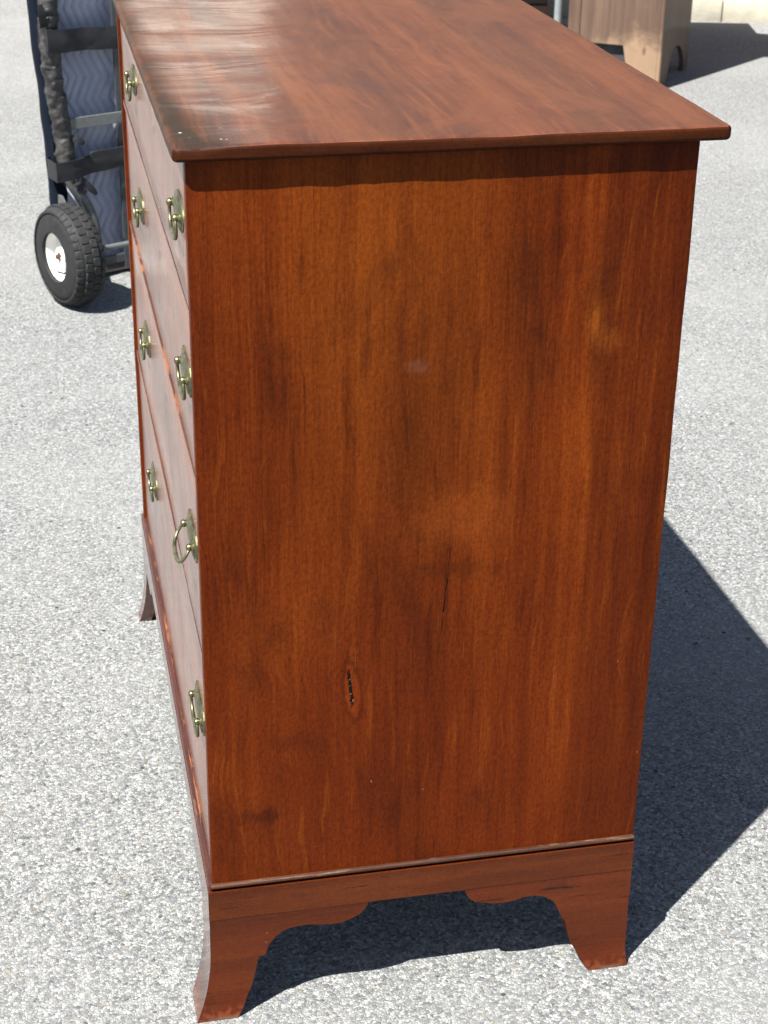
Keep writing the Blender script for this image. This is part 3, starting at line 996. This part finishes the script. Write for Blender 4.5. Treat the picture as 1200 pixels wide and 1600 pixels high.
for v in fb.verts:
    v.co.z += .004 * noise.noise(Vector((v.co.x * 20, 0, 0)))
link('strap_tail', fin(fb, 'strap_tail', 40), M['strap'], ht)

# ------------------------------------------------------------------ moving blanket strapped to the hand truck
def mat_quilt():
    n = NT('pale_blue_quilt')
    co = n.co()
    f = n.noise(co, scale=14, detail=5, rough=.6)
    wv = n.noise(co, scale=700, detail=2)
    col = n.mix(n.rng(f, .35, .7), (.60, .62, .74), (.46, .49, .61))
    n.set(Base_Color=col, Roughness=.9, Specular_IOR_Level=.1, Sheen_Weight=.3, Normal=n.bump(wv, .4, .0006))
    return n.m
M['quilt'] = mat_quilt()
M['navy'] = mat_simple('navy_backing', (.0035, .0075, .018), .85, var=-.5, scale=30, bump=.4, spec=.15)
bl = empty('moving_blanket', (-.04, 2.43, 0), math.radians(25.54), 'pale blue zigzag quilted moving blanket with navy edge strapped to hand truck', 'blanket')
def left_edge(z):
    pts = [(.02, .028), (.216, .026), (.366, .021), (.468, .017), (.54, .009), (.651, .006), (1.0, .004)]
    for (z0, u0), (z1, u1) in zip(pts, pts[1:]):
        if z <= z1:
            t = (z - z0) / (z1 - z0)
            return u0 + (u1 - u0) * max(0, t)
    return pts[-1][1]
def blanket_front():
    nu, nz = 130, 330
    vs, fs = [], []
    for j in range(nz + 1):
        z = .022 + .96 * j / nz
        ul = left_edge(z)
        for i in range(nu + 1):
            u = ul + .022 + (.340 - ul) * i / nu
            P = .105
            ph = (z / P) % 1
            tri = abs(ph * 2 - 1)
            s = (u + .027 * tri + .002 * noise.noise(Vector((u * 20, z * 20, 0)))) / .0215
            c = abs((s % 1) - .5) * 2                     # 1 at the stitch line
            puff = .0062 * (1 - c ** 3)
            big = .006 * noise.noise(Vector((u * 7, z * 5, 3))) + .003 * noise.noise(Vector((u * 19, z * 14, 8)))
            # pulled in under the straps
            for zs, hs in ((.55, .04), (.285, .04)):
                big += .007 * math.exp(-((z - zs) / hs) ** 2)
            e = min(i, nu - i) / nu
            rnd = .012 * max(0, 1 - e / .05) ** 2
            vs.append((u, .108 - puff + big + rnd, z))
    for j in range(nz):
        for i in range(nu):
            a = j * (nu + 1) + i
            fs.append((a, a + 1, a + nu + 2, a + nu + 1))
    me = bpy.data.meshes.new('quilted_face')
    me.from_pydata(vs, [], fs)
    me.polygons.foreach_set('use_smooth', [True] * len(me.polygons))
    return me
link('quilted_face', blanket_front(), M['quilt'], bl)
b = bmesh.new()
R = []
nz = 80
for j in range(nz + 1):
    z = .020 + .966 * j / nz
    ul = left_edge(z)
    sec = [(ul + .045, .1225), (ul - .002, .114), (ul - .012, .126), (ul - .010, .146), (ul + .004, .160), (.18, .166), (.35, .160), (.372, .146), (.374, .130), (.364, .121), (.355, .1245), (.18, .130)]
    R.append([b.verts.new((u + .003 * noise.noise(Vector((z * 14, k, 0))), y + .003 * noise.noise(Vector((z * 11, k * 3, 5))), z)) for k, (u, y) in enumerate(sec)])
for j in range(nz):
    for k in range(12):
        b.faces.new((R[j][k], R[j][(k + 1) % 12], R[j + 1][(k + 1) % 12], R[j + 1][k]))
b.faces.new(R[0]); b.faces.new(R[-1])
link('backing', fin(b, 'backing', 60), M['navy'], bl)

# ------------------------------------------------------------------ old cupboard in the background
def mat_pine():
    n = NT('worn_pine')
    c, col, v, fib = wood_nodes(n, 2, (.085, .044, .026), (.145, .078, .048), (.22, .13, .082), 21)
    co = n.co()
    x, y, z = n.sep(co)
    wb = n.noise(n.map(co, scale=(9, 9, 9)), scale=1, detail=4, rough=.65)
    zz = n.math('MULTIPLY_ADD', wb, -.26, z)
    zz = n.math('MULTIPLY_ADD', n.math('ABSOLUTE', n.math('SUBTRACT', y, .07)), .55, zz)
    bare = n.math('MULTIPLY', n.rng(zz, .13, .03), n.rng(x, .014, .006))
    col = n.mix(n.math('MULTIPLY', bare, .85), col, n.mix(n.noise(co, scale=18, detail=4), (.40, .245, .135), (.54, .36, .22)))
    kn = n.math('SQRT', n.math('ADD', n.math('POWER', n.math('DIVIDE', n.math('SUBTRACT', y, .060), .007), 2), n.math('POWER', n.math('DIVIDE', n.math('SUBTRACT', z, .135), .016), 2)))
    col = n.mix(n.rng(kn, 1.2, .5, 0, .7), col, (.12, .06, .03))
    n.set(Base_Color=col, Roughness=.62, Coat_Weight=.1, Normal=n.bump(fib, .3, .001))
    return n.m
M['pine'] = mat_pine()
cup = empty('cupboard', (2.0825, 4.3398, 0), math.atan2(.8298, .5581), 'tall narrow worn pine cupboard with cut-out feet standing beyond the chest', 'cupboard')
CD, CW, CH = .46, .345, 1.45
# front board (local x = 0 plane), legs cut between y = .13 and .27
b = outline_bm([(.012, 0), (.105, 0), (.137, .150), (.262, .150), (.285, 0), (.298, 0), (.298, CH), (.012, CH)], .016)
for v in b.verts:
    v.co = Vector((v.co.y, v.co.x, v.co.z))
link('front_board', fin(b, 'front_board'), M['pine'], cup)
M['black'] = mat_simple('opening_shade_black', (.055, .056, .062), .8, var=.2)
link('opening_shade_board', fin(box_bm(.022, .030, .020, CW - .020, .002, .152), 'opening_shade_board'), M['black'], cup)  # dark sheet standing in for the shade seen through the foot opening
link('stile', fin(box_bm(.002, .018, .3005, CW, 0, CH, .002, 1), 'stile'), M['pine'], cup)
link('corner_bead', fin(tube_bm([(.0045, .004, 0), (.0045, .004, CH)], .0085, 12), 'corner_bead', 60), M['pine'], cup)
# end boards with an arched foot
arch = [(.0145, 0), (.115, 0), (.150, .06), (.175, .100), (.205, .117), (.262, .117), (.318, .104), (.355, .080), (.385, .045), (.395, 0), (CD, 0), (CD, CH), (.0145, CH)]
for y0 in (.0, CW - .016):
    b = outline_bm(arch, .016)
    for v in b.verts:
        v.co.y += y0 + (.0005 if y0 == 0 else 0)
    link('end_board', fin(b, 'end_board'), M['pine'], cup)
link('back_board', fin(box_bm(CD - .014, CD - .001, .0175, CW - .0175, .12, CH - .001), 'back_board'), M['pine'], cup)
link('floor_board', fin(box_bm(.018, CD - .015, .0175, CW - .0175, .155, .17), 'floor_board'), M['pine'], cup)
link('top_board', fin(box_bm(-.02, CD + .01, -.02, CW + .02, CH + .0005, CH + .022, .004, 2), 'top_board'), M['pine'], cup)

# ------------------------------------------------------------------ folding table and trunk left of the cupboard
def gpt(px, py, z=0.0):
    d = _f * FPX + r_ * (px - 600) - u_ * (py - 800)
    t = (z - CZ) / d.z
    return Vector((CX, CY, CZ)) + d * t
M['pipe'] = mat_simple('pale_grey_pipe', (.46, .50, .51), .4, metal=.2, var=.2, scale=30)
M['tabletop'] = mat_simple('grey_table_top', (.42, .42, .40), .5, var=.15)
P0 = gpt(868, 84)
tb = empty('folding_table', (P0.x, P0.y, 0), math.radians(-14), 'folding table with pale grey pipe legs beside the pine cupboard', 'table')
for (x, y) in ((0, 0), (.30, .36), (-1.0, 0), (-1.0, .36)):
    link('leg', fin(tube_bm([(x, y, 0), (x, y, .70)], .0145, 14), 'leg', 60), M['pipe'], tb)
link('brace', fin(tube_bm([(-1.0, .01, .30), (-1.0, .35, .30)], .008, 10), 'brace', 60), M['pipe'], tb)
link('table_top', fin(box_bm(-1.15, .62, -.10, .42, .7005, .735, .006, 2), 'table_top', 40), M['tabletop'], tb)  # unseen top, stretched behind the cupboard to cast shadow on the ground there
M['trunk'] = mat_wood('dark_trunk_wood', 0, (.03, .014, .008), (.06, .028, .015), (.10, .05, .028), 31, rough=.5, coat=.2)
M['trunk_b'] = mat_wood('trunk_base_wood', 0, (.09, .042, .025), (.16, .08, .05), (.22, .12, .075), 33, rough=.5, coat=.2)
P1 = gpt(858, 62)
tr = empty('trunk', (P1.x, P1.y, 0), math.radians(-12), 'dark brown wooden trunk with lighter plinth behind the grey pipe leg', 'trunk')
link('body', fin(box_bm(-.62, -.012, .012, .40, .135, .42, .004, 2), 'body'), M['trunk'], tr)
link('plinth', fin(box_bm(-.632, 0, 0, .412, 0, .134, .004, 2), 'plinth'), M['trunk_b'], tr)
link('lid', fin(box_bm(-.635, .003, -.003, .415, .421, .46, .006, 2), 'lid'), M['trunk'], tr)

# ------------------------------------------------------------------ building foot at the far edge
M['concrete'] = mat_simple('cream_concrete', (.80, .73, .58), .85, var=.18, scale=14, bump=.4, dist=.004, spec=.2)
M['siding'] = mat_wood('brown_siding', 0, (.10, .055, .04), (.15, .085, .065), (.20, .12, .09), 41, rough=.7, coat=0)
bA, bB = gpt(1085, 33), gpt(1200, 37)
dirb = (bB - bA).normalized()
ang = math.atan2(dirb.y, dirb.x)
bd = empty('building', (bA.x, bA.y, 0), ang, 'building with cream concrete footing and brown timber siding at the far edge', 'building')
xs = [-1.9, -1.2, -.5, .115, .83, 1.55, 2.3, 3.0, 3.7]
for i in range(len(xs) - 1):
    link('footing_block', fin(box_bm(xs[i] + .002, xs[i + 1] - .002, 0, .3, -.01, .098 + .002 * (i % 2), .005, 2), 'footing_block', 40), M['concrete'], bd)
sd = box_bm(-1.9, 3.7, .06, .26, .102, .26, .004, 1)
link('sill_board', fin(sd, 'sill_board'), M['siding'], bd)
for k in range(27):
    z = .262 + k * .165
    b = bmesh.new()
    q = [(-1.9, .075, z), (3.7, .075, z), (3.7, .093, z + .163), (-1.9, .093, z + .163), (-1.9, .25, z), (3.7, .25, z), (3.7, .25, z + .163), (-1.9, .25, z + .163)]
    vv = [b.verts.new(p_) for p_ in q]
    for f in ((0, 1, 2, 3), (4, 7, 6, 5), (0, 3, 7, 4), (1, 5, 6, 2), (3, 2, 6, 7), (0, 4, 5, 1)):
        b.faces.new([vv[t] for t in f])
    link('siding_board', fin(b, 'siding_board'), M['siding'], bd)

# unseen cream wing added on the left, inferred from the shine in the polished top
M['cream'] = mat_simple('cream_painted_siding', (.95, .87, .75), .7, var=.08, scale=6, bump=.2)
for k in range(15):
    z = .10 + k * .165
    b = bmesh.new()
    q = [(-6.5, .775, z), (-1.95, .775, z), (-1.95, .793, z + .163), (-6.5, .793, z + .163), (-6.5, .95, z), (-1.95, .95, z), (-1.95, .95, z + .163), (-6.5, .95, z + .163)]
    vv = [b.verts.new(p_) for p_ in q]
    for f in ((0, 1, 2, 3), (4, 7, 6, 5), (0, 3, 7, 4), (1, 5, 6, 2), (3, 2, 6, 7), (0, 4, 5, 1)):
        b.faces.new([vv[t] for t in f])
    link('siding_board', fin(b, 'siding_board'), M['cream'], bd)
M['shingle'] = mat_simple('brown_roof_shingle', (.16, .12, .10), .85, var=.4, scale=9)
rb = bmesh.new()
rv = [rb.verts.new(p_) for p_ in ((-6.6, .70, 2.58), (-1.95, .70, 2.58), (-1.95, 3.4, 4.7), (-6.6, 3.4, 4.7), (-6.6, .70, 2.50), (-1.95, .70, 2.50), (-1.95, 3.4, 4.6), (-6.6, 3.4, 4.6))]
for f in ((0, 1, 2, 3), (4, 7, 6, 5), (0, 4, 5, 1), (1, 5, 6, 2), (2, 6, 7, 3), (3, 7, 4, 0)):
    rb.faces.new([rv[t] for t in f])
link('unseen_roof', fin(rb, 'unseen_roof'), M['shingle'], bd)  # added out of view to keep blue sky out of the polished top
link('footing_block', fin(box_bm(-6.5, -1.95, .70, 1.0, -.01, .097, .005, 2), 'footing_block', 40), M['concrete'], bd)

# ------------------------------------------------------------------ loose grit on the asphalt
M['grit'] = mat_simple('loose_grit', (.10, .095, .09), .9, var=-.8, scale=40, bump=.3, col2=(.30, .27, .22))
gb = bmesh.new()
for k in range(260):
    px, py = random.uniform(-40, 1240), random.uniform(420, 1640)
    c = gpt(px, py)
    if -.05 < c.x < D + .03 and -.03 < c.y < W + .05:
        continue
    r0 = random.uniform(.0010, .0022) * (1.5 if k % 17 == 0 else 1)
    bb = bmesh.ops.create_icosphere(gb, subdivisions=1, radius=r0)
    an = random.uniform(0, 6.28); st = random.uniform(1, 2.0)
    for v in bb['verts']:
        q = v.co
        q *= 1 + .5 * noise.noise(q * 900 + Vector((k, 0, 0)))
        x_, y_ = q.x * st, q.y
        v.co = c + Vector((x_ * math.cos(an) - y_ * math.sin(an), x_ * math.sin(an) + y_ * math.cos(an), q.z * .6 + r0 * .35))
tag(link('loose_grit', fin(gb, 'loose_grit'), M['grit']), 'loose dark grit scattered over the pale asphalt', 'grit', kind='stuff')
